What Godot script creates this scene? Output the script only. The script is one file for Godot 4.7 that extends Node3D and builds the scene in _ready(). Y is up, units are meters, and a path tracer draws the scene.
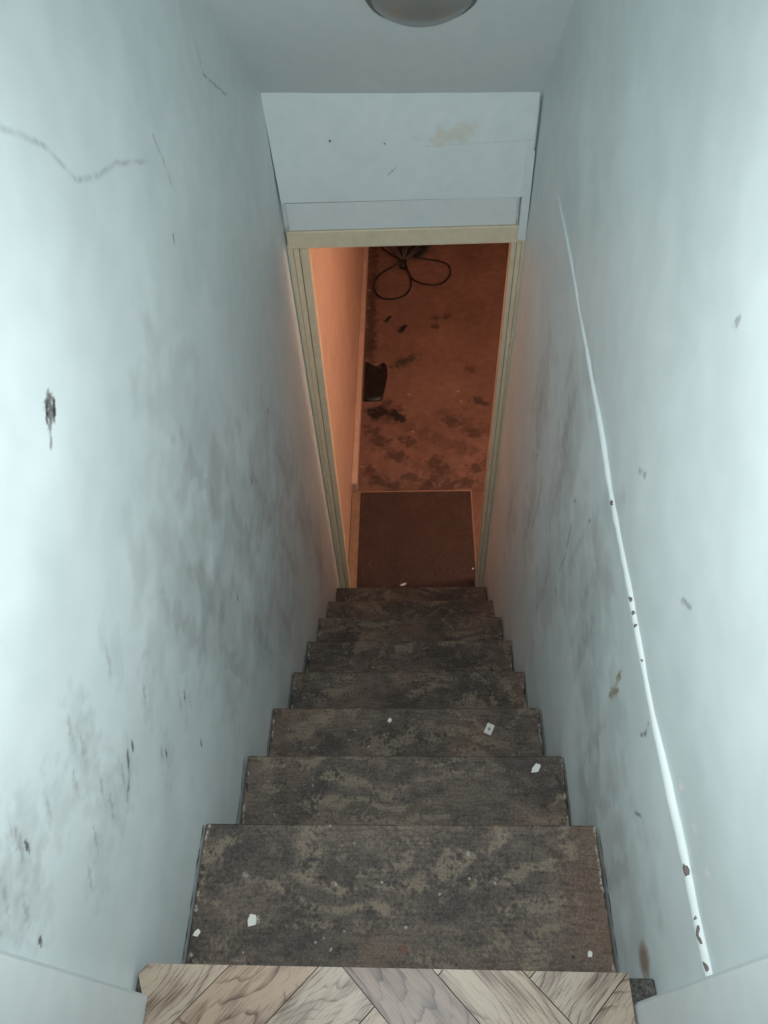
extends Node3D
# A steep cellar stair seen from the landing at its top.

var mats := {}
var numbers := {}

# ---------------------------------------------------------------- helpers
func numbered(called: String) -> String:
	if not numbers.has(called):
		numbers[called] = 0
		return called
	numbers[called] += 1
	return "%s_%03d" % [called, numbers[called]]

func begin() -> SurfaceTool:
	var st := SurfaceTool.new()
	st.begin(Mesh.PRIMITIVE_TRIANGLES)
	st.set_smooth_group(-1)
	return st

func build(st: SurfaceTool, called: String, m: Material, parent: Node = null) -> MeshInstance3D:
	st.generate_normals()
	var o := MeshInstance3D.new()
	o.mesh = st.commit()
	o.material_override = m
	if parent == null:
		o.name = numbered(called)
		add_child(o)
	else:
		o.name = called
		parent.add_child(o, true)
	return o

func thing(called: String, label: String, category: String, at := Vector3.ZERO, group := "") -> Node3D:
	var o := Node3D.new()
	o.name = numbered(called)
	add_child(o)
	o.position = at
	tag(o, label, category, group)
	return o

func tag(o: Node, label: String, category: String, group := "") -> void:
	o.set_meta("label", label)
	o.set_meta("category", category)
	if group != "":
		o.set_meta("group", group)

func structure(o: Node, label := "") -> Node:
	o.set_meta("kind", "structure")
	if label != "":
		o.set_meta("label", label)
	return o

# triangle whose front looks along n (front faces run clockwise)
func tri(st: SurfaceTool, a: Vector3, b: Vector3, c: Vector3, n: Vector3, ua := Vector2.ZERO, ub := Vector2.ZERO, uc := Vector2.ZERO) -> void:
	if (c - a).cross(b - a).dot(n) < 0.0:
		var t := b; b = c; c = t
		var tu := ub; ub = uc; uc = tu
	st.set_uv(ua); st.add_vertex(a)
	st.set_uv(ub); st.add_vertex(b)
	st.set_uv(uc); st.add_vertex(c)

func quad(st: SurfaceTool, a: Vector3, b: Vector3, c: Vector3, d: Vector3, n: Vector3, u := [Vector2(0, 0), Vector2(1, 0), Vector2(1, 1), Vector2(0, 1)]) -> void:
	tri(st, a, b, c, n, u[0], u[1], u[2])
	tri(st, a, c, d, n, u[0], u[2], u[3])

# six-faced solid from a bottom ring and a top ring of four points each
func hexa(st: SurfaceTool, p: Array) -> void:
	var c := Vector3.ZERO
	for v in p:
		c += v / 8.0
	for f in [[0, 1, 2, 3], [4, 5, 6, 7], [0, 1, 5, 4], [1, 2, 6, 5], [2, 3, 7, 6], [3, 0, 4, 7]]:
		var m: Vector3 = (p[f[0]] + p[f[1]] + p[f[2]] + p[f[3]]) / 4.0
		quad(st, p[f[0]], p[f[1]], p[f[2]], p[f[3]], m - c)

# chamfered box; uv is the plan (x, z) scaled to the box, sides follow the height
func board(st: SurfaceTool, lo: Vector3, hi: Vector3, ch := 0.003) -> void:
	var c := (lo + hi) / 2.0
	var h := (hi - lo) / 2.0
	var P := func(sx: int, sy: int, sz: int, ax: int) -> Vector3:
		var v := Vector3(sx * (h.x - ch), sy * (h.y - ch), sz * (h.z - ch))
		if ax == 0: v.x = sx * h.x
		elif ax == 1: v.y = sy * h.y
		else: v.z = sz * h.z
		return c + v
	var U := func(v: Vector3) -> Vector2:
		return Vector2((v.x - lo.x) / (hi.x - lo.x), (v.z - lo.z + (hi.y - v.y)) / (hi.z - lo.z))
	for ax in 3:
		for s in [-1, 1]:
			var q := []
			for k in [[-1, -1], [1, -1], [1, 1], [-1, 1]]:
				var sg := [0, 0, 0]
				sg[ax] = s
				sg[(ax + 1) % 3] = k[0]
				sg[(ax + 2) % 3] = k[1]
				q.append(P.call(sg[0], sg[1], sg[2], ax))
			var n := Vector3.ZERO
			n[ax] = s
			quad(st, q[0], q[1], q[2], q[3], n, [U.call(q[0]), U.call(q[1]), U.call(q[2]), U.call(q[3])])
	for ax in 3:                                   # the twelve chamfered edges run along ax
		var b1 := (ax + 1) % 3
		var b2 := (ax + 2) % 3
		for s1 in [-1, 1]:
			for s2 in [-1, 1]:
				var q := []
				for e in [[-1, b1], [1, b1], [1, b2], [-1, b2]]:
					var sg := [0, 0, 0]
					sg[ax] = e[0]; sg[b1] = s1; sg[b2] = s2
					q.append(P.call(sg[0], sg[1], sg[2], e[1]))
				var n := Vector3.ZERO
				n[b1] = s1; n[b2] = s2
				quad(st, q[0], q[1], q[2], q[3], n, [U.call(q[0]), U.call(q[1]), U.call(q[2]), U.call(q[3])])
	for sx in [-1, 1]:
		for sy in [-1, 1]:
			for sz in [-1, 1]:
				var a: Vector3 = P.call(sx, sy, sz, 0)
				var b: Vector3 = P.call(sx, sy, sz, 1)
				var d: Vector3 = P.call(sx, sy, sz, 2)
				tri(st, a, b, d, Vector3(sx, sy, sz), U.call(a), U.call(b), U.call(d))

func box(lo: Vector3, hi: Vector3, called: String, m: Material, parent: Node = null, ch := 0.003) -> MeshInstance3D:
	var st := begin()
	board(st, lo, hi, ch)
	return build(st, called, m, parent)

# prism: polygon in the x-z plane between two heights
func prism(st: SurfaceTool, poly: PackedVector2Array, y0: float, y1: float, uvf = null) -> void:
	var idx := Geometry2D.triangulate_polygon(poly)
	var uv := func(p: Vector2) -> Vector2: return uvf.call(p) if uvf != null else p
	for i in range(0, idx.size(), 3):
		var a := poly[idx[i]]; var b := poly[idx[i + 1]]; var c := poly[idx[i + 2]]
		for y in [y0, y1]:
			tri(st, Vector3(a.x, y, a.y), Vector3(b.x, y, b.y), Vector3(c.x, y, c.y), Vector3.UP * (1 if y == y1 else -1), uv.call(a), uv.call(b), uv.call(c))
	var cw := Geometry2D.is_polygon_clockwise(poly)
	for i in poly.size():
		var a := poly[i]; var b := poly[(i + 1) % poly.size()]
		var n2 := (b - a).orthogonal() * (1.0 if not cw else -1.0)
		# orthogonal() turns the edge by a quarter; keep the side that looks out of the polygon
		var mid := (a + b) / 2.0 + n2.normalized() * 0.0004
		if Geometry2D.is_point_in_polygon(mid, poly): n2 = -n2
		quad(st, Vector3(a.x, y0, a.y), Vector3(b.x, y0, b.y), Vector3(b.x, y1, b.y), Vector3(a.x, y1, a.y), Vector3(n2.x, 0, n2.y), [uv.call(a), uv.call(b), uv.call(b), uv.call(a)])

# round tube along points
func tube(st: SurfaceTool, pts: PackedVector3Array, r, sides := 8, caps := true) -> void:
	var rings := []
	var up := Vector3.UP
	for i in pts.size():
		var d := (pts[mini(i + 1, pts.size() - 1)] - pts[maxi(i - 1, 0)]).normalized()
		if absf(d.dot(up)) > 0.95: up = Vector3.RIGHT
		var x := d.cross(up).normalized()
		var y := x.cross(d)
		up = y
		var rr: float = r if r is float else r[i]
		var ring := []
		for k in sides:
			ring.append(pts[i] + (x * cos(TAU * k / sides) + y * sin(TAU * k / sides)) * rr)
		rings.append(ring)
	st.set_smooth_group(0)
	for i in pts.size() - 1:
		for k in sides:
			var a: Vector3 = rings[i][k]; var b: Vector3 = rings[i][(k + 1) % sides]
			var c: Vector3 = rings[i + 1][(k + 1) % sides]; var e: Vector3 = rings[i + 1][k]
			quad(st, a, b, c, e, (a + b + c + e) / 4.0 - (pts[i] + pts[i + 1]) / 2.0)
	if caps:
		st.set_smooth_group(-1)
		for end in [0, pts.size() - 1]:
			var n := (pts[end] - pts[1 if end == 0 else end - 1])
			for k in range(1, sides - 1):
				tri(st, rings[end][0], rings[end][k], rings[end][k + 1], n)
	st.set_smooth_group(-1)

# turned profile (radius, height) about the y axis at c, then tilted by basis
func lathe(st: SurfaceTool, prof: Array, c := Vector3.ZERO, seg := 40, bas := Basis.IDENTITY) -> void:
	st.set_smooth_group(0)
	for i in prof.size() - 1:
		var p: Vector2 = prof[i]; var q: Vector2 = prof[i + 1]
		var t := q - p
		var nn := Vector2(t.y, -t.x)
		for k in seg:
			var a0 := TAU * k / seg; var a1 := TAU * (k + 1) / seg
			var am := (a0 + a1) / 2.0
			var A := Vector3(cos(a0) * p.x, p.y, sin(a0) * p.x); var B := Vector3(cos(a1) * p.x, p.y, sin(a1) * p.x)
			var C := Vector3(cos(a1) * q.x, q.y, sin(a1) * q.x); var D := Vector3(cos(a0) * q.x, q.y, sin(a0) * q.x)
			var n := bas * Vector3(cos(am) * nn.x, nn.y, sin(am) * nn.x)
			if p.x < 1e-5: tri(st, c + bas * A, c + bas * C, c + bas * D, n)
			elif q.x < 1e-5: tri(st, c + bas * A, c + bas * B, c + bas * C, n)
			else: quad(st, c + bas * A, c + bas * B, c + bas * C, c + bas * D, n)
	st.set_smooth_group(-1)

func spline(ctrl: Array, step := 0.012) -> PackedVector3Array:
	var cv := Curve3D.new()
	cv.bake_interval = step
	for i in ctrl.size():
		var t: Vector3 = (ctrl[mini(i + 1, ctrl.size() - 1)] - ctrl[maxi(i - 1, 0)]) / 6.0
		cv.add_point(ctrl[i], -t, t)
	return cv.get_baked_points()

# ---------------------------------------------------------------- computed textures
func noise(sd: int, f: float, oct := 3, kind := FastNoiseLite.TYPE_SIMPLEX_SMOOTH) -> FastNoiseLite:
	var n := FastNoiseLite.new()
	n.seed = sd
	n.frequency = f
	n.noise_type = kind
	n.fractal_octaves = oct
	n.fractal_type = FastNoiseLite.FRACTAL_FBM if oct > 1 else FastNoiseLite.FRACTAL_NONE
	return n

# paint of one colour with mottle: two noises (coarse, fine) move it between c0 and c1
func mottled(w: int, h: int, c0: Color, c1: Color, coarse: float, fine: float, sd: int, share := 0.5) -> Image:
	var a := noise(sd, coarse, 4).get_image(w, h, false, false, false)
	var b := noise(sd + 7, fine, 2).get_image(w, h, false, false, false)
	a.convert(Image.FORMAT_L8); b.convert(Image.FORMAT_L8)
	var da := a.get_data(); var db := b.get_data()
	var out := PackedByteArray()
	out.resize(w * h * 3)
	var r0 := c0.r * 255; var g0 := c0.g * 255; var b0 := c0.b * 255
	var dr := (c1.r - c0.r) * 255; var dg := (c1.g - c0.g) * 255; var dbl := (c1.b - c0.b) * 255
	for i in w * h:
		var t := clampf(((da[i] * share + db[i] * (1.0 - share)) / 255.0 - 0.5) * 1.8 + 0.5, 0.0, 1.0)
		out[i * 3] = int(r0 + dr * t)
		out[i * 3 + 1] = int(g0 + dg * t)
		out[i * 3 + 2] = int(b0 + dbl * t)
	return Image.create_from_data(w, h, false, Image.FORMAT_RGB8, out)

# a ragged blot: rx, ry in pixels; grain breaks it up
func blot(im: Image, x: float, y: float, rx: float, ry: float, ang: float, col: Color, strength: float, sd: int, grain := 0.8, freq := 0.12) -> void:
	var n := noise(sd, freq, 3)
	var ca := cos(ang); var sa := sin(ang)
	var R := maxf(rx, ry) * 1.3
	for py in range(maxi(0, int(y - R)), mini(im.get_height(), int(y + R) + 1)):
		for px in range(maxi(0, int(x - R)), mini(im.get_width(), int(x + R) + 1)):
			var dx := px - x; var dy := py - y
			var u := (dx * ca + dy * sa) / rx; var v := (-dx * sa + dy * ca) / ry
			var d := sqrt(u * u + v * v)
			if d > 1.3: continue
			var k := clampf((1.0 - d + n.get_noise_2d(px, py) * grain) * 1.7, 0.0, 1.0) * clampf((1.3 - d) * 5.0, 0.0, 1.0) * strength
			if k > 0.004:
				im.set_pixel(px, py, im.get_pixel(px, py).lerp(col, k))

func streak(im: Image, pts: Array, width: float, col: Color, strength: float, sd: int) -> void:
	var n := noise(sd, 0.08, 2)
	for i in pts.size() - 1:
		var a: Vector2 = pts[i]; var b: Vector2 = pts[i + 1]
		var steps := maxi(1, int(a.distance_to(b) / 0.7))
		for s in steps:
			var p := a.lerp(b, float(s) / steps)
			p += Vector2(n.get_noise_2d(p.x * 2, p.y * 2), n.get_noise_2d(p.y * 2 + 90, p.x * 2)) * 1.0
			var k := strength * clampf(0.6 + n.get_noise_2d(p.x, p.y), 0.1, 1.0)
			var R := int(ceil(width))
			for oy in range(-R, R + 1):
				for ox in range(-R, R + 1):
					var q := Vector2i(int(p.x) + ox, int(p.y) + oy)
					if q.x < 0 or q.y < 0 or q.x >= im.get_width() or q.y >= im.get_height(): continue
					var f := clampf(1.0 - (Vector2(q) + Vector2(0.5, 0.5)).distance_to(p) / width, 0.0, 1.0)
					if f > 0.0: im.set_pixelv(q, im.get_pixelv(q).lerp(col, f * k))

func pigment(im: Image, rough := 0.6, sheen := 0.5) -> StandardMaterial3D:
	im.generate_mipmaps()
	var m := StandardMaterial3D.new()
	m.albedo_texture = ImageTexture.create_from_image(im)
	m.roughness = rough
	m.metallic_specular = sheen
	return m

func plain(c: Color, rough := 0.6, metal := 0.0) -> StandardMaterial3D:
	var m := StandardMaterial3D.new()
	m.albedo_color = c
	m.roughness = rough
	m.metallic = metal
	return m

func relief(m: StandardMaterial3D, sd: int, freq: float, strength: float, scale := Vector3(1, 1, 1), size := 256) -> void:
	var t := NoiseTexture2D.new()
	t.width = size; t.height = size
	t.seamless = true
	t.as_normal_map = true
	t.bump_strength = 6.0
	t.noise = noise(sd, freq, 4)
	m.normal_enabled = true
	m.normal_texture = t
	m.normal_scale = strength

# ---------------------------------------------------------------- the stair's measures
const NOSE := [Vector2(0.0, 0.018), Vector2(-0.24, -0.238), Vector2(-0.509, -0.459), Vector2(-0.762, -0.678), Vector2(-1.008, -0.899), Vector2(-1.247, -1.13), Vector2(-1.495, -1.36), Vector2(-1.745, -1.581), Vector2(-2.0, -1.803)]
const DOOR_Z := -1.946
const LOW := -2.29          # cellar floor
const EDGE_Z := 0.055       # where the door frame at the top begins
const TOP_CEILING := 2.4

func left_x(z: float, y: float) -> float:
	var t := clampf(z / DOOR_Z, 0.0, 1.0)
	return -0.369 + t * (0.016 - 0.014 * clampf(-y / 2.2, 0.0, 1.0))

func right_x(z: float, y: float) -> float:
	var t := clampf(z / DOOR_Z, 0.0, 1.0)
	return 0.369 + t * (0.017 - 0.009 * clampf(-y / 2.2, 0.0, 1.0))

func bead_y(z: float) -> float:
	var at := [Vector2(0.05, 0.235), Vector2(-0.06, 0.231), Vector2(-0.154, 0.220), Vector2(-0.3, 0.213), Vector2(-0.5, 0.215), Vector2(-0.655, 0.211), Vector2(-0.85, 0.226), Vector2(-1.06, 0.233), Vector2(-1.26, 0.240), Vector2(-1.475, 0.235), Vector2(-1.6, 0.228)]
	for i in at.size() - 1:
		if z >= at[i + 1].x or i == at.size() - 2:
			return lerpf(at[i].y, at[i + 1].y, smoothstep(at[i].x, at[i + 1].x, z))
	return 0.23

func slope_y(x: float, z: float) -> float:
	var t := z - DOOR_Z
	return 0.277 - x * 0.04 + 1.05 * t + x * 0.33 * minf(t, 0.6)

# ---------------------------------------------------------------- lights and camera first
func set_camera() -> void:
	var cam := Camera3D.new()
	cam.name = "camera"
	cam.fov = 67.24
	cam.near = 0.02
	cam.position = Vector3(0.0443, 1.2631, 0.147)
	cam.rotation = Vector3(deg_to_rad(-53.47), deg_to_rad(4.219), deg_to_rad(-4.122))
	add_child(cam)
	cam.current = true
	var env := Environment.new()
	env.background_mode = Environment.BG_COLOR
	env.background_color = Color(0, 0, 0)
	env.tonemap_mode = Environment.TONE_MAPPER_LINEAR
	env.tonemap_exposure = 1.0
	env.sdfgi_enabled = true
	env.ssao_enabled = true
	env.ssil_enabled = true
	# the picture was taken with the telephone's flash, which sits beside the lens
	var fl := SpotLight3D.new()
	fl.name = "camera_flash"
	fl.light_color = FLASH_COLOR
	fl.light_energy = FLASH_ENERGY
	fl.light_size = 0.012
	fl.spot_angle = 58.0
	fl.spot_angle_attenuation = 1.0
	fl.spot_range = 20.0
	fl.spot_attenuation = 2.0
	fl.shadow_enabled = true
	add_child(fl)
	fl.transform = cam.transform.translated_local(Vector3(-0.012, 0.022, 0.0))
	var we := WorldEnvironment.new()
	we.name = "environment"
	we.environment = env
	add_child(we)

const HALL_LAMP := Vector3(0.03, 2.27, 0.34)
const FLASH_ENERGY := 1.6
const FLASH_COLOR := Color(0.97, 1.0, 1.0)
const CELLAR_LAMP := Vector3(1.42, -0.35, -2.135)
const CELLAR_COLOR := Color(1.0, 0.82, 0.71)
const CELLAR_ENERGY := 1.45

func omni(called: String, at: Vector3, c: Color, e: float, size: float, parent: Node) -> void:
	var l := OmniLight3D.new()
	l.name = called
	l.light_color = c
	l.light_energy = e
	l.light_size = size
	l.omni_range = 20.0
	l.omni_attenuation = 2.0
	l.shadow_enabled = true
	parent.add_child(l)
	l.position = at

# ---------------------------------------------------------------- the setting
const WZ0 := -2.0
const WZ1 := 0.1
const WY0 := -2.35
const WY1 := 1.45
const WPX := 400.0          # wall texture pixels per metre

func wp(p: Vector2) -> Vector2:   # (z, y) on a side wall -> pixel
	return Vector2((p.x - WZ0) * WPX, (WY1 - p.y) * WPX)

func wall_base(sd: int) -> Image:
	var w := int((WZ1 - WZ0) * WPX); var h := int((WY1 - WY0) * WPX)
	return mottled(w, h, Color(0.845, 0.886, 0.892), Color(0.895, 0.932, 0.937), 0.006, 0.03, sd, 0.6)

func dirt_line(im: Image, a: Vector2, b: Vector2, wdt: float, col: Color, k: float, sd: int) -> void:
	streak(im, [wp(a), wp(b)], wdt, col, k, sd)

func paint_left() -> Image:
	var im := wall_base(11)
	var grey := Color(0.42, 0.42, 0.42)
	var brown := Color(0.33, 0.29, 0.27)
	# cracks in the paint
	streak(im, [Vector2(-0.604, 0.891), Vector2(-0.638, 0.869), Vector2(-0.676, 0.838), Vector2(-0.697, 0.806), Vector2(-0.721, 0.770), Vector2(-0.780, 0.740), Vector2(-0.858, 0.715), Vector2(-0.913, 0.686), Vector2(-0.973, 0.653)].map(wp), 2.0, grey, 0.10, 3)
	streak(im, [Vector2(-1.408, 0.65), Vector2(-1.405, 0.586), Vector2(-1.454, 0.551), Vector2(-1.548, 0.481)].map(wp), 1.4, brown, 0.3, 4)
	streak(im, [Vector2(-1.029, 0.665), Vector2(-1.049, 0.622), Vector2(-1.056, 0.566)].map(wp), 1.8, grey, 0.16, 5)
	# small marks: hand dirt, scuffs from things carried down
	var i := 0
	for p in [Vector2(-0.193, 0.386), Vector2(-0.185, 0.339), Vector2(-0.146, 0.336), Vector2(-0.102, 0.386), Vector2(-0.057, 0.436), Vector2(-0.007, 0.426), Vector2(-0.002, 0.372), Vector2(0.013, 0.431), Vector2(-0.164, 0.257), Vector2(-0.198, 0.194), Vector2(-0.107, 0.237), Vector2(-0.153, 0.208), Vector2(-0.062, 0.224), Vector2(-0.322, 0.182), Vector2(-0.379, 0.008), Vector2(-0.277, 0.049), Vector2(-0.306, 0.334), Vector2(-0.055, 0.423), Vector2(0.007, 0.451)]:
		var q := wp(p)
		blot(im, q.x, q.y, 13, 26, -0.5, grey, 0.07, 40 + i, 1.2, 0.07)
		blot(im, q.x + 5, q.y - 6, 2.2, 9, -0.6, brown, 0.16, 80 + i, 1.0, 0.2)
		i += 1
	for p in [Vector2(-0.631, 0.066), Vector2(-0.775, 0.240), Vector2(-0.612, -0.222), Vector2(-0.508, 0.130), Vector2(-0.9, -0.1), Vector2(-1.1, -0.3), Vector2(-0.8, -0.45), Vector2(-1.2, -0.7), Vector2(-1.45, -0.9), Vector2(-1.35, -0.45), Vector2(-1.6, -1.3), Vector2(-1.0, -0.75)]:  # wide faint grey blots that follow the stair down the wall
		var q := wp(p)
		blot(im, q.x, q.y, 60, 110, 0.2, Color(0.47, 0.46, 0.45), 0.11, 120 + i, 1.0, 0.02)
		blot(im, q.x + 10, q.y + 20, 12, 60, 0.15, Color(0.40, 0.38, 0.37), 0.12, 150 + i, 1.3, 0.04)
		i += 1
	for p in [Vector2(-1.310, -0.241), Vector2(-0.726, -0.235), Vector2(-0.232, 0.199), Vector2(-0.274, 0.047), Vector2(-0.045, 0.425), Vector2(0.031, 0.336), Vector2(-0.990, 0.509), Vector2(-0.386, 0.013), Vector2(-0.358, -0.140), Vector2(-1.027, -0.188), Vector2(-1.098, -0.361), Vector2(-1.5, -1.0)]:
		var q := wp(p)
		blot(im, q.x, q.y, 1.5, 4.2, -0.5, Color(0.22, 0.21, 0.21), 0.7, 200 + i, 0.8, 0.3)
		i += 1
	streak(im, [Vector2(-0.219, 0.215), Vector2(-0.194, 0.183), Vector2(-0.161, 0.17)].map(wp), 2.2, grey, 0.5, 9)
	# the dark gouge
	var g := wp(Vector2(-0.452, 0.657))
	blot(im, g.x, g.y, 4.6, 8.5, -0.9, Color(0.36, 0.35, 0.35), 0.85, 301, 0.8, 0.25)
	blot(im, g.x - 2.5, g.y + 2.5, 1.5, 7, -0.9, Color(0.17, 0.12, 0.12), 0.9, 302, 0.5, 0.3)
	blot(im, g.x + 2, g.y - 2, 1.4, 8, -0.9, Color(0.17, 0.17, 0.17), 0.85, 303, 0.5, 0.3)
	streak(im, [Vector2(g.x + 6, g.y + 4), Vector2(g.x + 15, g.y + 12)], 1.3, grey, 0.6, 7)
	# thin dark line on the wall where each tread meets it
	for k in range(1, 9):
		var y: float = NOSE[k].x
		streak(im, [wp(Vector2(NOSE[k - 1].y, y + 0.001)), wp(Vector2(NOSE[k].y + 0.004, y + 0.001))], 2.2, Color(0.30, 0.28, 0.26), 0.6, 60 + k)
	return im

func paint_right() -> Image:
	var im := wall_base(23)
	var grey := Color(0.42, 0.42, 0.42)
	var i := 0
	for p in [Vector2(-0.586, 0.367), Vector2(-0.569, 0.379), Vector2(-0.325, 0.427), Vector2(-0.338, 0.415), Vector2(-0.733, 0.037), Vector2(-0.844, -0.045), Vector2(-1.267, -0.391), Vector2(-1.138, -0.386), Vector2(-0.815, -0.366), Vector2(-0.480, 0.735)]:
		var q := wp(p)
		blot(im, q.x, q.y, 2.2, 5.0, 0.6, grey, 0.4, 400 + i, 0.8, 0.25)
		i += 1
	for p in [Vector2(-0.388, 0.026), Vector2(-0.399, 0.061), Vector2(-0.395, 0.0)]:
		var q := wp(p)
		blot(im, q.x, q.y, 4, 9, 0.1, Color(0.55, 0.49, 0.37), 0.7, 430 + i, 1.0, 0.25)
		i += 1
	streak(im, [Vector2(-0.271, 0.132), Vector2(-0.262, 0.16), Vector2(-0.270, 0.185)].map(wp), 1.6, grey, 0.6, 21)
	streak(im, [Vector2(-0.187, 0.03), Vector2(-0.175, 0.06), Vector2(-0.16, 0.066)].map(wp), 1.6, grey, 0.6, 22)
	for s in [[-0.82, -0.1, -0.3], [-1.15, -0.35, -0.6]]:
		streak(im, [wp(Vector2(s[0], s[1])), wp(Vector2(s[0] + 0.01, (s[1] + s[2]) / 2)), wp(Vector2(s[0] - 0.01, s[2]))], 2.6, Color(0.52, 0.51, 0.50), 0.16, 50 + i)
		i += 1
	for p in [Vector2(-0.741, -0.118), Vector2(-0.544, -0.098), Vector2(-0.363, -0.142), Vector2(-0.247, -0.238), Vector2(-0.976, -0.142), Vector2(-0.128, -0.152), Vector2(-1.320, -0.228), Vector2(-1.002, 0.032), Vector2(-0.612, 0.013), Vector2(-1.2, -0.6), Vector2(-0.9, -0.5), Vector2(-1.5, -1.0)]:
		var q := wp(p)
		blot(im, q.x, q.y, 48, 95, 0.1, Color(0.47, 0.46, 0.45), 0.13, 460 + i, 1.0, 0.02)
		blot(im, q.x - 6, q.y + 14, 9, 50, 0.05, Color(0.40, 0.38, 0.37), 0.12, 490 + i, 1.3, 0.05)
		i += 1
	# bare timber showing through by the landing
	var t := wp(Vector2(-0.003, -0.056))
	blot(im, t.x, t.y, 12, 15, 0.0, Color(0.62, 0.535, 0.47), 0.95, 520, 0.15, 0.2)
	blot(im, t.x + 18, t.y + 4, 9, 18, 0.0, Color(0.24, 0.23, 0.22), 0.85, 521, 0.9, 0.2)
	for p in [Vector2(-0.104, 0.28), Vector2(-0.159, 0.262), Vector2(-0.05, 0.3)]:
		var q := wp(p)
		blot(im, q.x, q.y, 2.5, 5, 0.5, Color(0.95, 0.95, 0.93), 0.8, 530 + i, 0.6, 0.3)
		i += 1
	for k in range(1, 9):
		var y: float = NOSE[k].x
		streak(im, [wp(Vector2(NOSE[k - 1].y, y + 0.001)), wp(Vector2(NOSE[k].y + 0.004, y + 0.001))], 2.2, Color(0.30, 0.28, 0.26), 0.6, 70 + k)
	return im

# a side wall: an uneven inner face (grid) and a flat back 9 cm behind it
func side_wall(called: String, s: int, xf: Callable, m: Material) -> MeshInstance3D:
	var st := begin()
	var n := noise(31 + s, 0.9, 3)
	var zs := []
	for k in 43: zs.append(lerpf(EDGE_Z + 0.02, -2.005, k / 42.0))
	var ys := []
	for k in 56: ys.append(lerpf(LOW - 0.05, 0.2, k / 55.0))
	for y in [0.226, 0.2305, 0.233, 0.2345]: ys.append(y)
	for k in range(1, 49): ys.append(lerpf(0.2345, TOP_CEILING + 0.05, k / 48.0))
	var P := func(z: float, y: float) -> Vector3:
		var bump := n.get_noise_2d(z * 3.0, y * 3.0) * 0.004 + n.get_noise_2d(z * 11.0 + 40.0, y * 11.0) * 0.0012
		var edge := clampf((z + 1.93) * 8.0, 0.0, 1.0) * clampf((0.05 - z) * 10.0, 0.0, 1.0)
		return Vector3(xf.call(z, y) - s * (bump * edge), y, z)
	var U := func(z: float, y: float) -> Vector2:
		return Vector2((z - WZ0) / (WZ1 - WZ0), (WY1 - y) / (WY1 - WY0))
	st.set_smooth_group(0)
	for i in zs.size() - 1:
		for j in ys.size() - 1:
			quad(st, P.call(zs[i], ys[j]), P.call(zs[i + 1], ys[j]), P.call(zs[i + 1], ys[j + 1]), P.call(zs[i], ys[j + 1]), Vector3(-s, 0, 0), [U.call(zs[i], ys[j]), U.call(zs[i + 1], ys[j]), U.call(zs[i + 1], ys[j + 1]), U.call(zs[i], ys[j + 1])])
	st.set_smooth_group(-1)
	var xb := s * 0.48
	var z0: float = zs[0]; var z1: float = zs[-1]; var y0: float = ys[0]; var y1: float = ys[-1]
	quad(st, Vector3(xb, y0, z0), Vector3(xb, y0, z1), Vector3(xb, y1, z1), Vector3(xb, y1, z0), Vector3(s, 0, 0))
	for j in ys.size() - 1:
		for z in [z0, z1]:
			quad(st, P.call(z, ys[j]), Vector3(xb, ys[j], z), Vector3(xb, ys[j + 1], z), P.call(z, ys[j + 1]), Vector3(0, 0, 1 if z == z0 else -1))
	for i in zs.size() - 1:
		for y in [y0, y1]:
			quad(st, P.call(zs[i], y), Vector3(xb, y, zs[i]), Vector3(xb, y, zs[i + 1]), P.call(zs[i + 1], y), Vector3(0, 1 if y == y1 else -1, 0))
	var o := build(st, called, m)
	structure(o)
	return o

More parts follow.
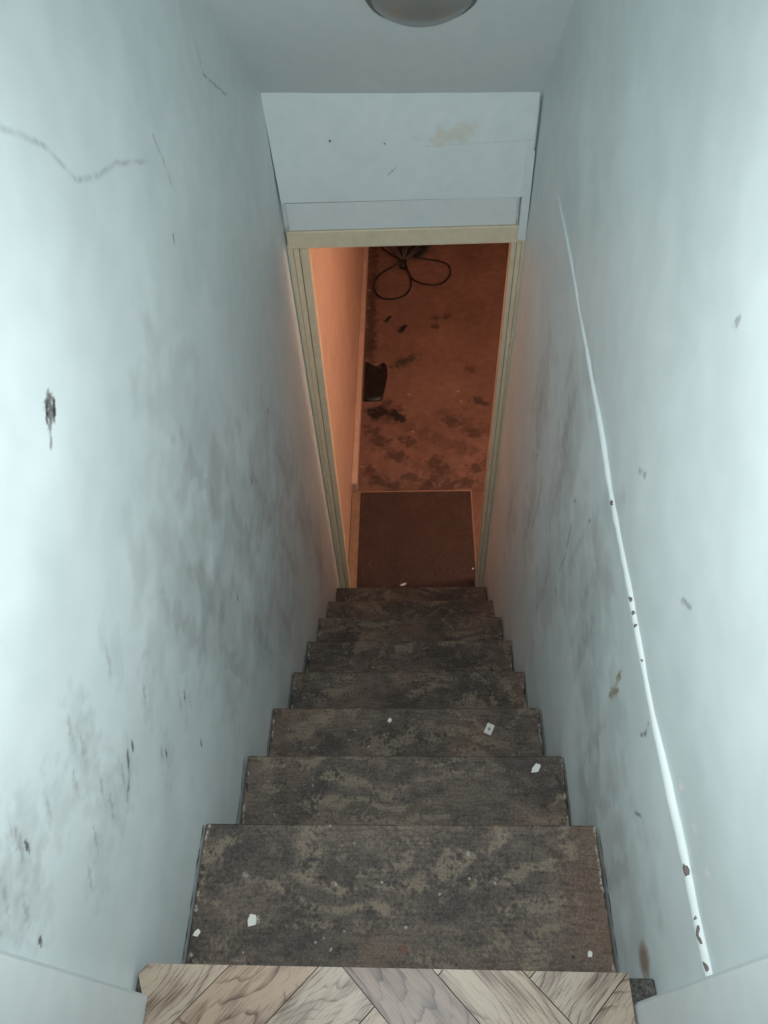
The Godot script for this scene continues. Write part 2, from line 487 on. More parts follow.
func make_shell() -> void:
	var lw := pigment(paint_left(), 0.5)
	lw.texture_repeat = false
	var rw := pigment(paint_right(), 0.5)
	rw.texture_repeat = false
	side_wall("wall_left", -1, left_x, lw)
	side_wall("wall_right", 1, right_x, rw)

	var white := pigment(mottled(256, 256, Color(0.86, 0.892, 0.898), Color(0.89, 0.918, 0.922), 0.02, 0.08, 5), 0.55)
	white.uv1_triplanar = true
	mats.white = white

	# sloping ceiling
	var st := begin()
	st.set_smooth_group(0)
	var N := 30
	var n := noise(77, 1.5, 3)
	var ends := []
	for k in N + 1:
		var z := lerpf(DOOR_Z - 0.03, EDGE_Z + 0.02, float(k) / N)
		var row := []
		for x in [-0.4, -0.2, 0.0, 0.2, 0.4]:
			row.append(Vector3(x, slope_y(x, z) + n.get_noise_2d(x * 4, z * 4) * 0.004, z))
		ends.append(row)
	for k in N:
		for c in 4:
			quad(st, ends[k][c], ends[k][c + 1], ends[k + 1][c + 1], ends[k + 1][c], Vector3(0, -1, 1))
			quad(st, ends[k][c] + Vector3(0, 0.1, 0), ends[k][c + 1] + Vector3(0, 0.1, 0), ends[k + 1][c + 1] + Vector3(0, 0.1, 0), ends[k + 1][c] + Vector3(0, 0.1, 0), Vector3(0, 1, -1))
	structure(build(st, "ceiling", white))

	# bead of filler on the ledge of the right wall, with the ledge's chips of bare brown
	st = begin()
	var pts := PackedVector3Array()
	var rad := []
	for k in 80:
		var z := lerpf(EDGE_Z - 0.002, -1.53, k / 79.0)
		var y := bead_y(z)
		var fade := 1.0 - k / 79.0
		pts.append(Vector3(right_x(z, y) + 0.0005, y, z))
		rad.append(0.0034 + 0.0050 * sqrt(fade) + n.get_noise_2d(z * 30.0, 9.0) * 0.0016)
	tube(st, pts, rad, 8)
	var bead := build(st, "trim_1", plain(Color(0.82, 0.85, 0.85), 0.7))
	structure(bead, "white bead of filler along the right wall")
	for c in [[-0.640, 0.012, 0.003], [-0.452, 0.02, 0.003], [-0.428, 0.012, 0.003], [-0.406, 0.010, 0.003], [-0.352, 0.012, 0.002], [-0.064, 0.020, 0.0042], [-0.010, 0.012, 0.003], [0.006, 0.026, 0.0036], [0.036, 0.024, 0.003]]:
		var cs := begin()
		var z: float = c[0]
		var y := bead_y(z) + 0.004
		var cp := PackedVector3Array(); var cr := []
		for k in 7:
			var f := k / 6.0
			cp.append(Vector3(right_x(z, y) - 0.0042, y + 0.0015 * sin(f * 9.0 + z * 50.0), z + (f - 0.5) * c[1]))
			cr.append(maxf(0.0004, sin(f * PI) * c[2]))
		tube(cs, cp, cr, 6)
		build(cs, "paint_chip", mats.get("chip", plain(Color(0.42, 0.38, 0.36), 0.8)), bead)

	# wall over and beside the cellar door
	var wf := Node3D.new()
	wf.name = "wall_front"
	add_child(wf)
	structure(wf)
	box(Vector3(-0.44, -0.165, DOOR_Z - 0.04), Vector3(0.44, 0.45, DOOR_Z - 0.02), "lintel", white, wf, 0.002)
	box(Vector3(-0.44, LOW - 0.05, DOOR_Z - 0.04), Vector3(-0.335, -0.165, DOOR_Z), "post", white, wf, 0.002)
	box(Vector3(0.352, LOW - 0.05, DOOR_Z - 0.04), Vector3(0.44, -0.165, DOOR_Z), "post", white, wf, 0.002)
	var pim := mottled(440, 190, Color(0.875, 0.912, 0.918), Color(0.905, 0.938, 0.942), 0.012, 0.03, 41)
	blot(pim, 300, 84, 60, 16, -0.12, Color(0.84, 0.80, 0.70), 0.38, 601, 1.0, 0.025)
	blot(pim, 100, 88, 3, 2, 0.3, Color(0.2, 0.18, 0.17), 0.9, 602, 0.6, 0.3)
	blot(pim, 190, 95, 2, 1.5, 0.0, Color(0.3, 0.28, 0.27), 0.8, 603, 0.6, 0.3)
	blot(pim, 200, 140, 12, 1.6, -0.7, Color(0.6, 0.6, 0.6), 0.6, 604, 0.6, 0.3)
	streak(pim, [Vector2(260, 102), Vector2(440, 96)], 1.0, Color(0.7, 0.7, 0.68), 0.35, 605)
	var pm := pigment(pim, 0.5)
	st = begin()
	var zf := DOOR_Z + 0.016
	var L := -0.355; var R := 0.377
	hexa(st, [Vector3(L + 0.008, -0.008, DOOR_Z - 0.02), Vector3(R, -0.012, DOOR_Z - 0.02), Vector3(R, -0.012, zf), Vector3(L + 0.008, -0.008, zf), Vector3(L, 0.33, DOOR_Z - 0.02), Vector3(R, 0.33, DOOR_Z - 0.02), Vector3(R, 0.33, zf), Vector3(L, 0.33, zf)])
	# face with its own uv over the solid
	quad(st, Vector3(L + 0.008, -0.008, zf + 0.0006), Vector3(R, -0.012, zf + 0.0006), Vector3(R, 0.33, zf + 0.0006), Vector3(L, 0.33, zf + 0.0006), Vector3.BACK, [Vector2(0, 1), Vector2(1, 1), Vector2(1, 0), Vector2(0, 0)])
	build(st, "panel", pm, wf)
	box(Vector3(-0.337, -0.1085, DOOR_Z - 0.02), Vector3(0.351, -0.019, DOOR_Z + 0.006), "fascia_board", white, wf, 0.0015)
	st = begin()
	hexa(st, [Vector3(0.360, -0.152, DOOR_Z - 0.02), Vector3(0.3835, -0.152, DOOR_Z - 0.02), Vector3(0.3835, -0.152, zf + 0.004), Vector3(0.360, -0.152, zf + 0.004), Vector3(0.358, 0.135, DOOR_Z - 0.02), Vector3(0.3815, 0.125, DOOR_Z - 0.02), Vector3(0.3815, 0.125, zf + 0.004), Vector3(0.358, 0.155, zf + 0.004)])
	build(st, "filler_strip", white, wf)

	# door casing: top board and two ribbed sides
	var cream := pigment(mottled(256, 256, Color(0.85, 0.795, 0.685), Color(0.895, 0.845, 0.745), 0.02, 0.05, 51), 0.5)
	cream.uv1_triplanar = true
	cream.uv1_scale = Vector3(2, 2, 2)
	mats.cream = cream
	structure(box(Vector3(-0.348, -0.168, DOOR_Z - 0.0195), Vector3(0.388, -0.110, DOOR_Z + 0.012), "trim_2", cream, null, 0.002), "cream painted board over the cellar doorway")
	st = begin()
	for r in [[0.0, 0.24, 0.010], [0.28, 0.56, 0.016], [0.60, 1.0, 0.013]]:
		var lean := func(f: float, top: bool) -> float:
			return lerpf(-0.350, -0.288, f) if top else lerpf(-0.366, -0.318, f)
		var a: float = lean.call(r[0], false); var b: float = lean.call(r[1], false)
		var c: float = lean.call(r[0], true); var d: float = lean.call(r[1], true)
		var z1: float = DOOR_Z + r[2]
		hexa(st, [Vector3(a, -2.25, DOOR_Z - 0.04), Vector3(b, -2.25, DOOR_Z - 0.04), Vector3(b, -2.25, z1), Vector3(a, -2.25, z1), Vector3(c, -0.168, DOOR_Z - 0.04), Vector3(d, -0.168, DOOR_Z - 0.04), Vector3(d, -0.168, z1), Vector3(c, -0.168, z1)])
	structure(build(st, "trim_3", cream), "cream ribbed casing left of the cellar doorway")
	st = begin()
	for r in [[0.344, 0.358, 0.010], [0.360, 0.374, 0.014], [0.376, 0.386, 0.009]]:
		var z1: float = DOOR_Z + r[2]
		hexa(st, [Vector3(r[0] - 0.003, -2.25, DOOR_Z - 0.04), Vector3(r[1] - 0.004, -2.25, DOOR_Z - 0.04), Vector3(r[1] - 0.004, -2.25, z1), Vector3(r[0] - 0.003, -2.25, z1), Vector3(r[0], -0.168, DOOR_Z - 0.04), Vector3(r[1], -0.168, DOOR_Z - 0.04), Vector3(r[1], -0.168, z1), Vector3(r[0], -0.168, z1)])
	structure(build(st, "trim_4", cream), "cream ribbed casing right of the cellar doorway")

	# door frame of the landing, just inside the picture's lower corners
	structure(box(Vector3(-0.48, -0.02, EDGE_Z), Vector3(-0.345, TOP_CEILING, 1.7), "wall_landing_left", white, null, 0.004))
	structure(box(Vector3(0.334, -0.02, EDGE_Z), Vector3(0.48, TOP_CEILING, 1.7), "wall_landing_right", white, null, 0.004))
	structure(box(Vector3(-0.48, -0.1, 1.7), Vector3(0.48, TOP_CEILING + 0.1, 1.8), "wall_back", white))
	structure(box(Vector3(-0.48, TOP_CEILING, EDGE_Z), Vector3(0.48, TOP_CEILING + 0.1, 1.7), "ceiling_landing", white))

# ---------------------------------------------------------------- landing parquet
func oak(sd: int, light: Color, dark: Color) -> StandardMaterial3D:
	var w := 360; var h := 100
	var im := Image.create(w, h, false, Image.FORMAT_RGB8)
	var a := noise(sd, 0.006, 2); var f := noise(sd + 3, 0.05, 2); var s := noise(sd + 5, 0.25, 2)
	for y in h:
		for x in w:
			var q := y * 0.075 + a.get_noise_2d(x * 0.3, y * 0.8) * 8.0 + f.get_noise_2d(x * 0.1, y * 0.9) * 0.3
			var r := q - floorf(q)
			var line := clampf(pow(r, 7.0) * 1.3, 0.0, 1.0) * clampf(1.0 - (r - 0.93) * 14.0, 0.0, 1.0) * clampf(0.75 + f.get_noise_2d(x * 0.3 + 70, y * 0.5) * 1.2, 0.3, 1.0)
			var pore := clampf(s.get_noise_2d(x * 0.06, y * 1.7) * 1.8, 0.0, 1.0)
			var t := clampf(line * 0.95 + pore * 0.4 + f.get_noise_2d(x * 0.12 + 300, y * 0.5) * 0.55, 0.0, 1.0)
			im.set_pixel(x, y, light.lerp(dark, t))
	return pigment(im, 0.42)

func make_landing() -> void:
	var fl := Node3D.new()
	fl.name = "floor"
	add_child(fl)
	structure(fl)
	box(Vector3(-0.368, -0.06, 0.026), Vector3(0.368, -0.0125, EDGE_Z + 0.02), "subfloor", mats.grit, fl, 0.002)
	box(Vector3(-0.345, -0.06, EDGE_Z + 0.02), Vector3(0.334, -0.0125, 1.7), "subfloor", mats.grit, fl, 0.002)
	var woods := [oak(1, Color(0.62, 0.54, 0.465), Color(0.27, 0.195, 0.15)), oak(2, Color(0.64, 0.585, 0.525), Color(0.31, 0.235, 0.19)), oak(3, Color(0.52, 0.45, 0.40), Color(0.22, 0.155, 0.13)), oak(4, Color(0.65, 0.585, 0.515), Color(0.29, 0.21, 0.165)), oak(6, Color(0.63, 0.54, 0.465), Color(0.30, 0.21, 0.16))]
	var outline := PackedVector2Array([Vector2(-0.352, 0.017), Vector2(0.330, 0.021), Vector2(0.3295, 1.69), Vector2(-0.3435, 1.69), Vector2(-0.344, 0.075), Vector2(-0.364, 0.030)])
	# bands of oak at 45 degrees: d = x - z runs across the bands, s = x + z along them
	var pitch := 0.128
	var planks := []
	for band in range(-5, 3):
		var d0 := -0.089 + band * 0.6135
		for k in range(-8, 18):             # crosswise pieces to the left of the pair
			planks.append([d0 - 0.3615, d0, -0.215 + k * pitch, -0.215 + (k + 1) * pitch, 0, d0])
		for k in range(-4, 8):              # the lengthwise pair
			for side in 2:
				planks.append([d0 + side * 0.126, d0 + (side + 1) * 0.126, -0.62 + k * 0.512 + side * 0.2, -0.62 + (k + 1) * 0.512 + side * 0.2, 1, d0])
	# right of the pair the crosswise pieces are set 5 cm further
	var i := 0
	for p in planks:
		var d0: float = p[0] + 0.0009; var d1: float = p[1] - 0.0009
		var s0: float = p[2] + 0.0009; var s1: float = p[3] - 0.0009
		if p[4] == 0 and p[0] > 0.1:
			s0 += 0.007; s1 += 0.007
			s0 -= 0.082; s1 -= 0.082
		var poly := PackedVector2Array()
		for c in [[d0, s0], [d1, s0], [d1, s1], [d0, s1]]:
			poly.append(Vector2((c[1] + c[0]) / 2.0, (c[1] - c[0]) / 2.0))
		var lengthwise: bool = p[4] == 1
		i += 1
		for piece in Geometry2D.intersect_polygons(poly, outline):
			if piece.size() < 3: continue
			var st := begin()
			prism(st, piece, -0.0125, 0.0 + 0.0004 * ((i * 7) % 3), func(v: Vector2) -> Vector2:
				var d := v.x - v.y; var s := v.x + v.y
				return Vector2((s - s0) / (s1 - s0), (d - d0) / (d1 - d0)) if lengthwise else Vector2((d - d0) / (d1 - d0), (s - s0) / (s1 - s0)))
			build(st, "plank", woods[(2 if p[0] < p[5] + 0.06 else 3) if lengthwise else [0, 4, 0, 1, 3, 4, 1][(i + 5) % 7]], fl)

# ---------------------------------------------------------------- the stair
func plywood(sd: int, w: int, h: int) -> Image:
	var im := Image.create(w, h, false, Image.FORMAT_RGB8)
	var warp := noise(sd, 0.0065, 3); var area := noise(sd + 11, 0.0065, 4); var rag := noise(sd + 17, 0.035, 4); var fine := noise(sd + 23, 0.3, 2); var grain := noise(sd + 29, 0.10, 2); var crumb := noise(sd + 31, 0.12, 3)
	var dark := Color(0.265, 0.238, 0.22); var mid := Color(0.382, 0.337, 0.302); var tan_ := Color(0.495, 0.44, 0.378); var red := Color(0.425, 0.345, 0.29)
	var rg := RandomNumberGenerator.new()
	rg.seed = sd + 2
	var c1 := Vector2(rg.randf_range(0.1, 0.5) * w, rg.randf_range(-0.2, 1.2) * h)
	var c2 := Vector2(rg.randf_range(0.5, 0.95) * w, rg.randf_range(-0.2, 1.2) * h)
	for y in h:
		for x in w:
			var w1 := warp.get_noise_2d(x * 0.7, y) * 42.0
			var e1 := sqrt(pow((x - c1.x) * 0.38, 2.0) + pow(y - c1.y, 2.0))
			var e2 := sqrt(pow((x - c2.x) * 0.32, 2.0) + pow(y - c2.y, 2.0))
			var q := (minf(e1, e2) + w1) * 0.034
			var ring := 0.5 + 0.5 * sin(q * TAU)
			var wob := rag.get_noise_2d(x, y) * 0.7 + crumb.get_noise_2d(x, y) * 0.75
			var t := clampf(0.5 + area.get_noise_2d(x * 0.8 + 500, y * 1.2) * 1.3 + rag.get_noise_2d(x * 0.8, y * 1.2 + 400) * 0.7 + crumb.get_noise_2d(x + 60, y) * 0.55, 0.0, 1.0)
			var c := dark.lerp(mid, t)
			c = c.lerp(red, clampf(area.get_noise_2d(x * 0.5 + 900, y * 0.5) * 1.6, 0.0, 0.8))
			var worn := clampf((area.get_noise_2d(x * 0.9, y * 1.5) * 1.5 + wob * 0.9 - 0.06) * 2.4, 0.0, 1.0)
			c = c.lerp(tan_, worn * (0.25 + 0.5 * clampf((ring - 0.3) * 2.5, 0.0, 1.0)))
			var line := clampf((ring - 0.72 + wob * 0.6) * 4.0, 0.0, 1.0) * clampf(warp.get_noise_2d(x * 1.2 + 77, y * 1.5) * 3.0 + 0.3, 0.0, 1.0)
			c = c.lerp(tan_, line * 0.45)
			c = c.darkened(clampf(grain.get_noise_2d(x * 0.2, y * 2.0) * 0.2 + clampf(wob, -1.0, 0.0) * -0.25, 0.0, 0.4))
			var f := fine.get_noise_2d(x, y) * 0.09
			im.set_pixel(x, y, Color(c.r + f, c.g + f, c.b + f))
	var rng := RandomNumberGenerator.new()
	rng.seed = sd * 13 + 1
	for k in 26:                                    # paint drips and grit
		var s := rng.randf_range(0.8, 2.2)
		var pale := rng.randf() < 0.6
		blot(im, rng.randf() * w, rng.randf() * h, s, s * rng.randf_range(0.6, 1.6), rng.randf() * 3.0, Color(0.72, 0.71, 0.68) if pale else Color(0.1, 0.09, 0.08), 0.8, rng.randi() % 900, 0.6, 0.3)
	for side in 2:                                  # crumbs of wall paint and black along the two ends
		for k in 16:
			var x := rng.randf_range(1, 6) if side == 0 else w - rng.randf_range(1, 5)
			var pale := rng.randf() < 0.55
			blot(im, x, rng.randf() * h, rng.randf_range(1, 2.6), rng.randf_range(2, 9), 0.0, Color(0.70, 0.69, 0.66) if pale else Color(0.12, 0.11, 0.1), 0.75, rng.randi() % 900, 1.0, 0.25)
	return im

func make_stair() -> void:
	var stair := thing("staircase", "steep closed staircase of dirty worn plywood treads going down between white walls", "staircase")
	var rim := mottled(256, 128, Color(0.3, 0.27, 0.24), Color(0.44, 0.39, 0.34), 0.02, 0.1, 61)
	var rm := pigment(rim, 0.8)
	for k in range(1, 9):
		var y: float = NOSE[k].x
		var z0: float = NOSE[k - 1].y - 0.002 if k > 1 else 0.010
		var z1: float = NOSE[k].y
		var tw := 512
		var im := plywood(100 + k * 37, tw, int(tw * (z0 - z1) / 0.73))
		if k == 1:
			blot(im, 262, 142, 4, 6, 0.0, Color(0.5, 0.27, 0.16), 0.8, 900, 0.8, 0.2)
			blot(im, 78, 112, 7, 5, 0.3, Color(0.72, 0.72, 0.70), 0.8, 901, 1.4, 0.3)
			blot(im, 60, 62, 6, 4, 0.3, Color(0.60, 0.59, 0.57), 0.7, 902, 1.4, 0.3)
			blot(im, 345, 35, 5, 4, 0.3, Color(0.66, 0.66, 0.64), 0.7, 903, 1.0, 0.3)
		var m := pigment(im, 0.75)
		relief(m, 200 + k, 0.03, 0.35)
		var st := begin()
		var lx := left_x(z1, y) + 0.002 + 0.002 * (k % 3)
		var rx := right_x(z1, y) - 0.004 - 0.0015 * (k % 2)
		board(st, Vector3(lx, y - 0.026, z1), Vector3(rx, y, z0), 0.003)
		build(st, "tread", m, stair)
	for k in range(1, 10):                          # upright boards under each nosing
		var y1: float = NOSE[k - 1].x - (0.026 if k > 1 else 0.061)
		var y0: float = NOSE[k].x if k < 9 else LOW + 0.041
		var z: float = NOSE[k - 1].y + 0.016
		box(Vector3(-0.357, y0 + 0.0005, z), Vector3(0.362, y1 - 0.0005, z + 0.016), "riser", rm, stair, 0.001)

# ---------------------------------------------------------------- the cellar room
func fp(p: Vector2) -> Vector2:
	return Vector2((p.x + 0.4) * 260.0, (p.y + 5.6) * 260.0)

func paint_floor() -> Image:
	var w := int(2.2 * 260); var h := int(3.8 * 260)
	var im := mottled(w, h, Color(0.40, 0.295, 0.255), Color(0.50, 0.375, 0.32), 0.006, 0.05, 71, 0.6)
	var i := 0
	for p in [Vector2(0.183, -4.171), Vector2(0.267, -4.189), Vector2(0.181, -4.086), Vector2(0.401, -3.648)]:
		var q := fp(p)
		blot(im, q.x, q.y, 10, 11, 0.2, Color(0.2, 0.15, 0.13), 0.6, 700 + i, 0.6, 0.08)
		i += 1
	for p in [Vector2(-0.156, -3.324), Vector2(-0.092, -3.261), Vector2(-0.2, -3.27), Vector2(0.180, -2.795), Vector2(0.119, -2.704), Vector2(0.206, -2.665), Vector2(0.15, -2.86), Vector2(0.389, -2.814), Vector2(0.324, -2.700), Vector2(0.529, -2.697), Vector2(-0.182, -3.026), Vector2(-0.089, -2.902), Vector2(0.001, -2.745), Vector2(-0.176, -2.710), Vector2(0.450, -3.352), Vector2(0.253, -3.183), Vector2(0.374, -3.096), Vector2(0.002, -3.022), Vector2(-0.234, -3.110), Vector2(-0.238, -2.788), Vector2(0.1, -2.66), Vector2(-0.1, -2.66)]:
		var q := fp(p)
		blot(im, q.x, q.y, 12, 19, 0.1 * i, Color(0.19, 0.14, 0.12), 0.55, 720 + i, 0.9, 0.07)
		i += 1
	for k in 40:                                     # worn, blackened ground near the steps
		var x := -0.25 + 0.9 * fmod(k * 0.618, 1.0); var z := -3.3 + 0.75 * fmod(k * 0.414, 1.0)
		var q := fp(Vector2(x, z))
		blot(im, q.x, q.y, 14, 14, 0.3 * k, Color(0.25, 0.185, 0.16), 0.3, 760 + k, 1.0, 0.06)
	for p in [Vector2(-0.17, -3.28), Vector2(-0.10, -3.26), Vector2(-0.23, -3.265), Vector2(-0.07, -3.22)]:
		var q := fp(p)
		blot(im, q.x, q.y, 15, 11, 0.4, Color(0.08, 0.065, 0.06), 0.9, 780 + i, 0.9, 0.08)
		i += 1
	var pk := fp(Vector2(-0.03, -3.74))              # scraped grey patch
	blot(im, pk.x, pk.y, 30, 13, -0.55, Color(0.22, 0.19, 0.16), 0.85, 801, 0.8, 0.08)
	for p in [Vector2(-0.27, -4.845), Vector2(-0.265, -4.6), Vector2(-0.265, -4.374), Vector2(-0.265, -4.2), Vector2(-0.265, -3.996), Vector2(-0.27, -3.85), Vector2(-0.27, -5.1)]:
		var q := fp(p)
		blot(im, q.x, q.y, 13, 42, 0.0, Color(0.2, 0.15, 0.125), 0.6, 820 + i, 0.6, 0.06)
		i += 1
	for p in [Vector2(-0.002, -3.427), Vector2(0.314, -3.446), Vector2(0.329, -3.356), Vector2(0.021, -3.104), Vector2(-0.29, -2.828), Vector2(-0.29, -3.4), Vector2(-0.29, -3.75), Vector2(-0.29, -4.3), Vector2(-0.288, -4.5)]:
		var q := fp(p)
		blot(im, q.x, q.y, 3.2, 2.5, 0.4, Color(0.72, 0.6, 0.52), 0.75, 850 + i, 1.0, 0.3)
		i += 1
	return im

func make_cellar() -> void:
	var im := paint_floor()
	var fm := pigment(im, 0.7)
	relief(fm, 91, 0.02, 0.3)
	structure(box(Vector3(-0.4, LOW - 0.08, -5.6), Vector3(1.8, LOW, -1.79), "floor_cellar", fm, null, 0.001))
	var wall := pigment(mottled(256, 256, Color(0.74, 0.63, 0.55), Color(0.80, 0.69, 0.61), 0.012, 0.06, 75), 0.65)
	wall.uv1_triplanar = true
	mats.cellar = wall
	structure(box(Vector3(-0.44, LOW - 0.05, -5.7), Vector3(-0.338, 0.12, DOOR_Z - 0.04), "wall_cellar_left", wall, null, 0.002))
	structure(box(Vector3(1.75, LOW - 0.05, -5.7), Vector3(1.85, 0.12, DOOR_Z - 0.04), "wall_cellar_right", wall, null, 0.002))
	structure(box(Vector3(-0.44, LOW - 0.05, -5.7), Vector3(1.85, 0.12, -5.6), "wall_cellar_far", wall, null, 0.002))
	structure(box(Vector3(0.44, LOW - 0.05, DOOR_Z - 0.04), Vector3(1.85, 0.12, DOOR_Z), "wall_cellar_near", wall, null, 0.002))
	structure(box(Vector3(-0.44, 0.12, -5.7), Vector3(1.85, 0.2, DOOR_Z - 0.04), "ceiling_cellar", mats.white, null, 0.002))
	structure(box(Vector3(-0.338, LOW, -5.6), Vector3(-0.306, LOW + 0.09, -2.62), "baseboard_left", wall, null, 0.004))

	# low platform at the foot of the stair, brown mat on it
	var pw := pigment(mottled(256, 256, Color(0.50, 0.40, 0.31), Color(0.60, 0.48, 0.38), 0.02, 0.1, 81), 0.7)
	tag(box(Vector3(-0.336, LOW + 0.0005, -2.602), Vector3(0.356, LOW + 0.04, -1.792), "platform", pw, null, 0.003), "low wooden platform at the foot of the stairs, under the brown mat", "platform")
	var mm := pigment(mottled(300, 360, Color(0.195, 0.135, 0.115), Color(0.26, 0.18, 0.155), 0.012, 0.2, 83, 0.6), 0.75)
	relief(mm, 85, 0.08, 0.4)
	tag(box(Vector3(-0.283, LOW + 0.0405, -2.588), Vector3(0.349, LOW + 0.046, -1.82), "floor_mat", mm, null, 0.0015), "dark brown mat lying at the bottom of the stairs in the doorway", "mat")

# ---------------------------------------------------------------- lamps
func make_lamps() -> void:
	# lamp over the landing, above the camera
	var t := thing("ceiling_lamp", "unlit white glass globe lamp on the flat landing ceiling", "lamp", HALL_LAMP)
	var st := begin()
	lathe(st, [Vector2(0, -0.1), Vector2(0.05, -0.088), Vector2(0.085, -0.055), Vector2(0.1, 0.0), Vector2(0.085, 0.055), Vector2(0.05, 0.088), Vector2(0, 0.092)])
	var gm := plain(Color(0.88, 0.88, 0.86), 0.3)
	build(st, "lamp_globe", gm, t)
	st = begin()
	lathe(st, [Vector2(0, 0.085), Vector2(0.06, 0.085), Vector2(0.065, 0.1), Vector2(0.065, 0.1295), Vector2(0, 0.1295)])
	build(st, "lamp_base", plain(Color(0.8, 0.8, 0.8), 0.4), t)

	# warm globe lamp in the cellar, right of the doorway
	t = thing("pendant_lamp", "glowing warm glass globe hanging from the cellar ceiling", "lamp", CELLAR_LAMP)
	st = begin()
	var prof := []
	for k in 17:
		var a := PI * k / 16.0
		prof.append(Vector2(0.13 * sin(a), -0.13 * cos(a)))
	lathe(st, prof, Vector3.ZERO, 32)
	var bm := plain(Color(1, 0.9, 0.8), 0.3)
	bm.emission_enabled = true
	bm.emission = CELLAR_COLOR
	bm.emission_energy_multiplier = 2.0
	build(st, "globe", bm, t)
	st = begin()
	lathe(st, [Vector2(0, 0.125), Vector2(0.04, 0.125), Vector2(0.042, 0.14), Vector2(0.02, 0.17), Vector2(0, 0.175)], Vector3.ZERO, 20)
	build(st, "socket", plain(Color(0.1, 0.1, 0.1), 0.5), t)
	st = begin()
	tube(st, PackedVector3Array([Vector3(0, 0.17, 0), Vector3(0, 0.469, 0)]), 0.0035, 8)
	build(st, "cord", plain(Color(0.12, 0.12, 0.12), 0.6), t)
	omni("cellar_light", Vector3.ZERO, CELLAR_COLOR, CELLAR_ENERGY, 0.13, t)

	# round bulkhead lamp, switched off, on the slope
	var c := Vector3(0.066, 0.0, -1.555)
	c.y = slope_y(c.x, c.z) - 0.003
	var up := Vector3(0, 1.05, -1.0).cross(Vector3.RIGHT)
	var nrm := Vector3(0.0, -1.0, 1.06).normalized()
	var bx := Vector3.RIGHT
	var bas := Basis(bx, nrm, bx.cross(nrm))
	t = thing("bulkhead_lamp", "round grey glass bulkhead lamp, unlit, on the sloping ceiling", "lamp", c)
	t.basis = bas
	st = begin()
	lathe(st, [Vector2(0, 0.0), Vector2(0.109, 0.0), Vector2(0.113, 0.004), Vector2(0.113, 0.036), Vector2(0.108, 0.042), Vector2(0.099, 0.042), Vector2(0.0, 0.038)], Vector3.ZERO, 56)
	build(st, "lamp_base", plain(Color(0.40, 0.40, 0.385), 0.45, 0.1), t)
	st = begin()
	lathe(st, [Vector2(0.101, 0.038), Vector2(0.101, 0.044), Vector2(0.095, 0.050), Vector2(0.078, 0.060), Vector2(0.05, 0.068), Vector2(0.025, 0.071), Vector2(0, 0.072)], Vector3.ZERO, 56)
	var gl := plain(Color(0.53, 0.53, 0.51), 0.25)
	build(st, "glass_cover", gl, t)

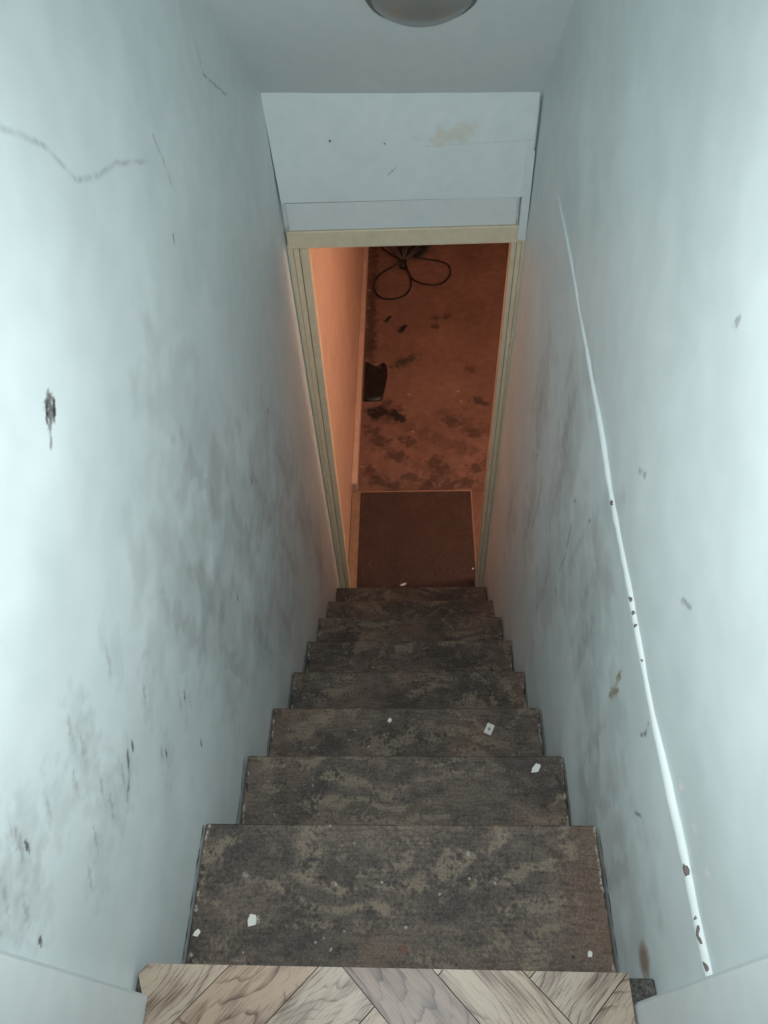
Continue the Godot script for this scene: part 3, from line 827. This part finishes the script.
# ---------------------------------------------------------------- small things
func make_small() -> void:
	# black sheet by the baseboard
	var st := begin()
	var poly := PackedVector2Array([Vector2(-0.294, -3.737), Vector2(-0.262, -3.707), Vector2(-0.221, -3.676), Vector2(-0.195, -3.700), Vector2(-0.169, -3.713), Vector2(-0.150, -3.690), Vector2(-0.144, -3.645), Vector2(-0.147, -3.570), Vector2(-0.158, -3.477), Vector2(-0.168, -3.42), Vector2(-0.176, -3.369), Vector2(-0.23, -3.36), Vector2(-0.294, -3.363)])
	var mid := Vector2(-0.225, -3.53)
	st.set_smooth_group(0)
	var rings := []
	for r in [[1.0, 0.0], [0.99, 0.010], [0.8, 0.020], [0.5, 0.026], [0.2, 0.022]]:
		var ring := []
		for k in poly.size():
			var p := mid.lerp(poly[k], r[0])
			ring.append(Vector3(p.x, LOW + 0.0005 + r[1] * (1.0 + 0.35 * sin(k * 2.3 + r[0] * 5.0)), p.y))
		rings.append(ring)
	for i in rings.size() - 1:
		for k in poly.size():
			var k2 := (k + 1) % poly.size()
			quad(st, rings[i][k], rings[i][k2], rings[i + 1][k2], rings[i + 1][k], Vector3(poly[k].x - mid.x, 0.3, poly[k].y - mid.y))
	for k in poly.size():
		tri(st, rings[-1][k], rings[-1][(k + 1) % poly.size()], Vector3(mid.x, LOW + 0.024, mid.y), Vector3.UP)
		tri(st, rings[0][k], rings[0][(k + 1) % poly.size()], Vector3(mid.x, LOW + 0.0005, mid.y), Vector3.DOWN)
	tag(build(st, "plastic_sheet", plain(Color(0.055, 0.05, 0.055), 0.45)), "folded black plastic sheet on the cellar floor against the left wall", "plastic sheet")

	# cable with two loops
	var black := plain(Color(0.05, 0.04, 0.04), 0.45)
	var grey := plain(Color(0.26, 0.25, 0.24), 0.5)
	var cb := thing("power_cable", "black cable in two loops with a grey tied bundle on the cellar floor", "cable", Vector3(0, LOW, 0))
	var loop_px := [Vector2(-0.043, -4.788), Vector2(-0.140, -4.743), Vector2(-0.228, -4.651), Vector2(-0.258, -4.523), Vector2(-0.209, -4.406), Vector2(-0.121, -4.380), Vector2(-0.028, -4.422), Vector2(0.016, -4.523), Vector2(0.009, -4.641), Vector2(-0.028, -4.751)]
	var loop2 := [Vector2(-0.022, -4.74), Vector2(0.002, -4.653), Vector2(0.046, -4.569), Vector2(0.140, -4.518), Vector2(0.243, -4.549), Vector2(0.305, -4.652), Vector2(0.294, -4.761), Vector2(0.220, -4.813), Vector2(0.123, -4.842), Vector2(0.033, -4.834)]
	var h := 0
	for lp in [loop_px, loop2]:
		var ctrl := []
		for k in lp.size():
			var lift := 0.0065 + (0.012 if h == 1 and k < 4 else 0.0) + (0.03 if k == 0 or k == lp.size() - 1 else 0.0)
			ctrl.append(Vector3(lp[k].x, lift, lp[k].y))
		st = begin()
		tube(st, spline(ctrl), 0.0062, 8)
		build(st, "cable_loop", black, cb)
		h += 1
	st = begin()
	board(st, Vector3(-0.062, 0.002, -4.80), Vector3(-0.016, 0.045, -4.715), 0.008)
	build(st, "plug", plain(Color(0.07, 0.06, 0.06), 0.5), cb)
	for k in 9:                                      # the tied bundle fans out towards the back
		var f := k / 8.0 - 0.5
		var hgt := 0.012 + 0.05 * (1.0 - absf(f) * 1.7) + 0.008 * (k % 3)
		var ctrl := [Vector3(-0.04, 0.03, -4.79), Vector3(-0.04 + f * 0.20, hgt + 0.02, -4.87), Vector3(-0.035 + f * 0.36, hgt + 0.03, -4.97), Vector3(-0.03 + f * 0.34, hgt, -5.09), Vector3(-0.03 + f * 0.2, hgt - 0.002, -5.12), Vector3(-0.03 + f * 0.1, hgt + 0.01, -5.0), Vector3(-0.035, 0.035, -4.8)]
		st = begin()
		tube(st, spline(ctrl), 0.0068, 7)
		build(st, "cable_turn", black if k % 3 == 0 else grey, cb)
	for k in 6:                                      # loose turns on the right of the bundle
		st = begin()
		var ctrl := []
		var c := Vector3(0.075 + 0.012 * k, 0.02 + 0.012 * k, -4.93 - 0.014 * k)
		for a in 13:
			ctrl.append(c + Vector3(cos(TAU * a / 12.0) * (0.035 + 0.004 * k), 0.006 * sin(a * 1.7), sin(TAU * a / 12.0) * (0.075 + 0.006 * k)))
		tube(st, spline(ctrl), 0.0062, 7)
		build(st, "cable_turn", black, cb)

	# dark bits on the cellar floor
	var bits := [[Vector2(-0.148, -4.157), 0.018, 0.075, 0.45, "thin dark splinter on the cellar floor below the cable loops"], [Vector2(-0.045, -4.047), 0.055, 0.085, 0.55, "small dark curled scrap on the cellar floor beside the thin splinter"]]
	for b in bits:
		st = begin()
		var c: Vector2 = b[0]
		var pp := PackedVector3Array(); var rr := []
		for k in 7:
			var f := k / 6.0 - 0.5
			var p := Vector2(f * b[1] * 0.3 + 0.006 * sin(f * 6.0), f * b[2]).rotated(b[3] + 0.35)
			pp.append(Vector3(c.x + p.x, LOW + 0.011, c.y + p.y))
			rr.append(0.004 + 0.006 * cos(f * 2.6) * (1.6 if b[1] > 0.03 else 0.8))
		tube(st, pp, rr, 7)
		tag(build(st, "debris_scrap", black), b[4], "scrap", "dark scraps on the cellar floor")

	# scraps on the treads
	var paper := mottled(32, 32, Color(0.78, 0.77, 0.74), Color(0.86, 0.85, 0.83), 0.05, 0.2, 95)
	blot(paper, 16, 16, 6, 5, 0.2, Color(0.25, 0.25, 0.25), 0.8, 961, 1.5, 0.25)
	var paper_m := pigment(paper, 0.8)
	box(Vector3(-0.010, 0.0, -0.015), Vector3(0.010, 0.0014, 0.015), "paper_label", paper_m, null, 0.0004)
	var lab := get_child(get_child_count() - 1) as Node3D
	lab.position = Vector3(0.229, NOSE[3].x + 0.0004, -0.618)
	lab.rotation.y = -0.45
	tag(lab, "small white printed paper label lying on the third step", "label")
	var flake := plain(Color(0.84, 0.84, 0.81), 0.7)
	var flakes := [[Vector3(0.306, NOSE[2].x, -0.431), 0.016, 0.009, 0.6, "white paint flake at the right end of the second step"], [Vector3(-0.039, NOSE[3].x, -0.643), 0.007, 0.007, 0.2, "tiny pale flake in the middle of the third step"], [Vector3(-0.30, NOSE[3].x, -0.525), 0.005, 0.013, 0.3, "narrow white flake at the left of the third step"], [Vector3(-0.256, NOSE[1].x, -0.076), 0.012, 0.010, 0.9, "white paint flake at the left of the top step"], [Vector3(-0.35, NOSE[1].x, -0.055), 0.008, 0.006, 0.4, "white crumb of paint against the left wall on the top step"], [Vector3(0.325, NOSE[1].x, -0.03), 0.006, 0.005, 0.7, "white crumb of paint by the right wall on the top step"], [Vector3(-0.036, LOW + 0.046, -1.966), 0.022, 0.008, 0.3, "pale scrap of paper on the brown mat below the last step"], [Vector3(0.335, LOW + 0.046, -2.06), 0.006, 0.006, 0.3, "pale speck at the right edge of the brown mat"]]
	for f in flakes:
		st = begin()
		var pg := PackedVector2Array()
		for k in 7:
			var a := TAU * k / 7.0
			pg.append(Vector2(cos(a) * f[1] * (0.8 + 0.3 * sin(k * 2.7)), sin(a) * f[2] * (0.85 + 0.25 * cos(k * 3.1))))
		prism(st, pg, 0.0, 0.0016)
		var o := build(st, "paint_flake", flake)
		o.position = f[0] + Vector3(0, 0.0004, 0)
		o.rotation.y = f[3]
		tag(o, f[4], "flake", "pale flakes and crumbs on the stairs")

func _ready() -> void:
	set_camera()
	var gr := pigment(mottled(256, 256, Color(0.16, 0.15, 0.14), Color(0.42, 0.41, 0.39), 0.06, 0.25, 65), 0.9)
	gr.uv1_triplanar = true
	gr.uv1_scale = Vector3(3, 3, 3)
	mats.grit = gr
	make_shell()
	make_cellar()
	make_landing()
	make_stair()
	make_lamps()
	make_small()
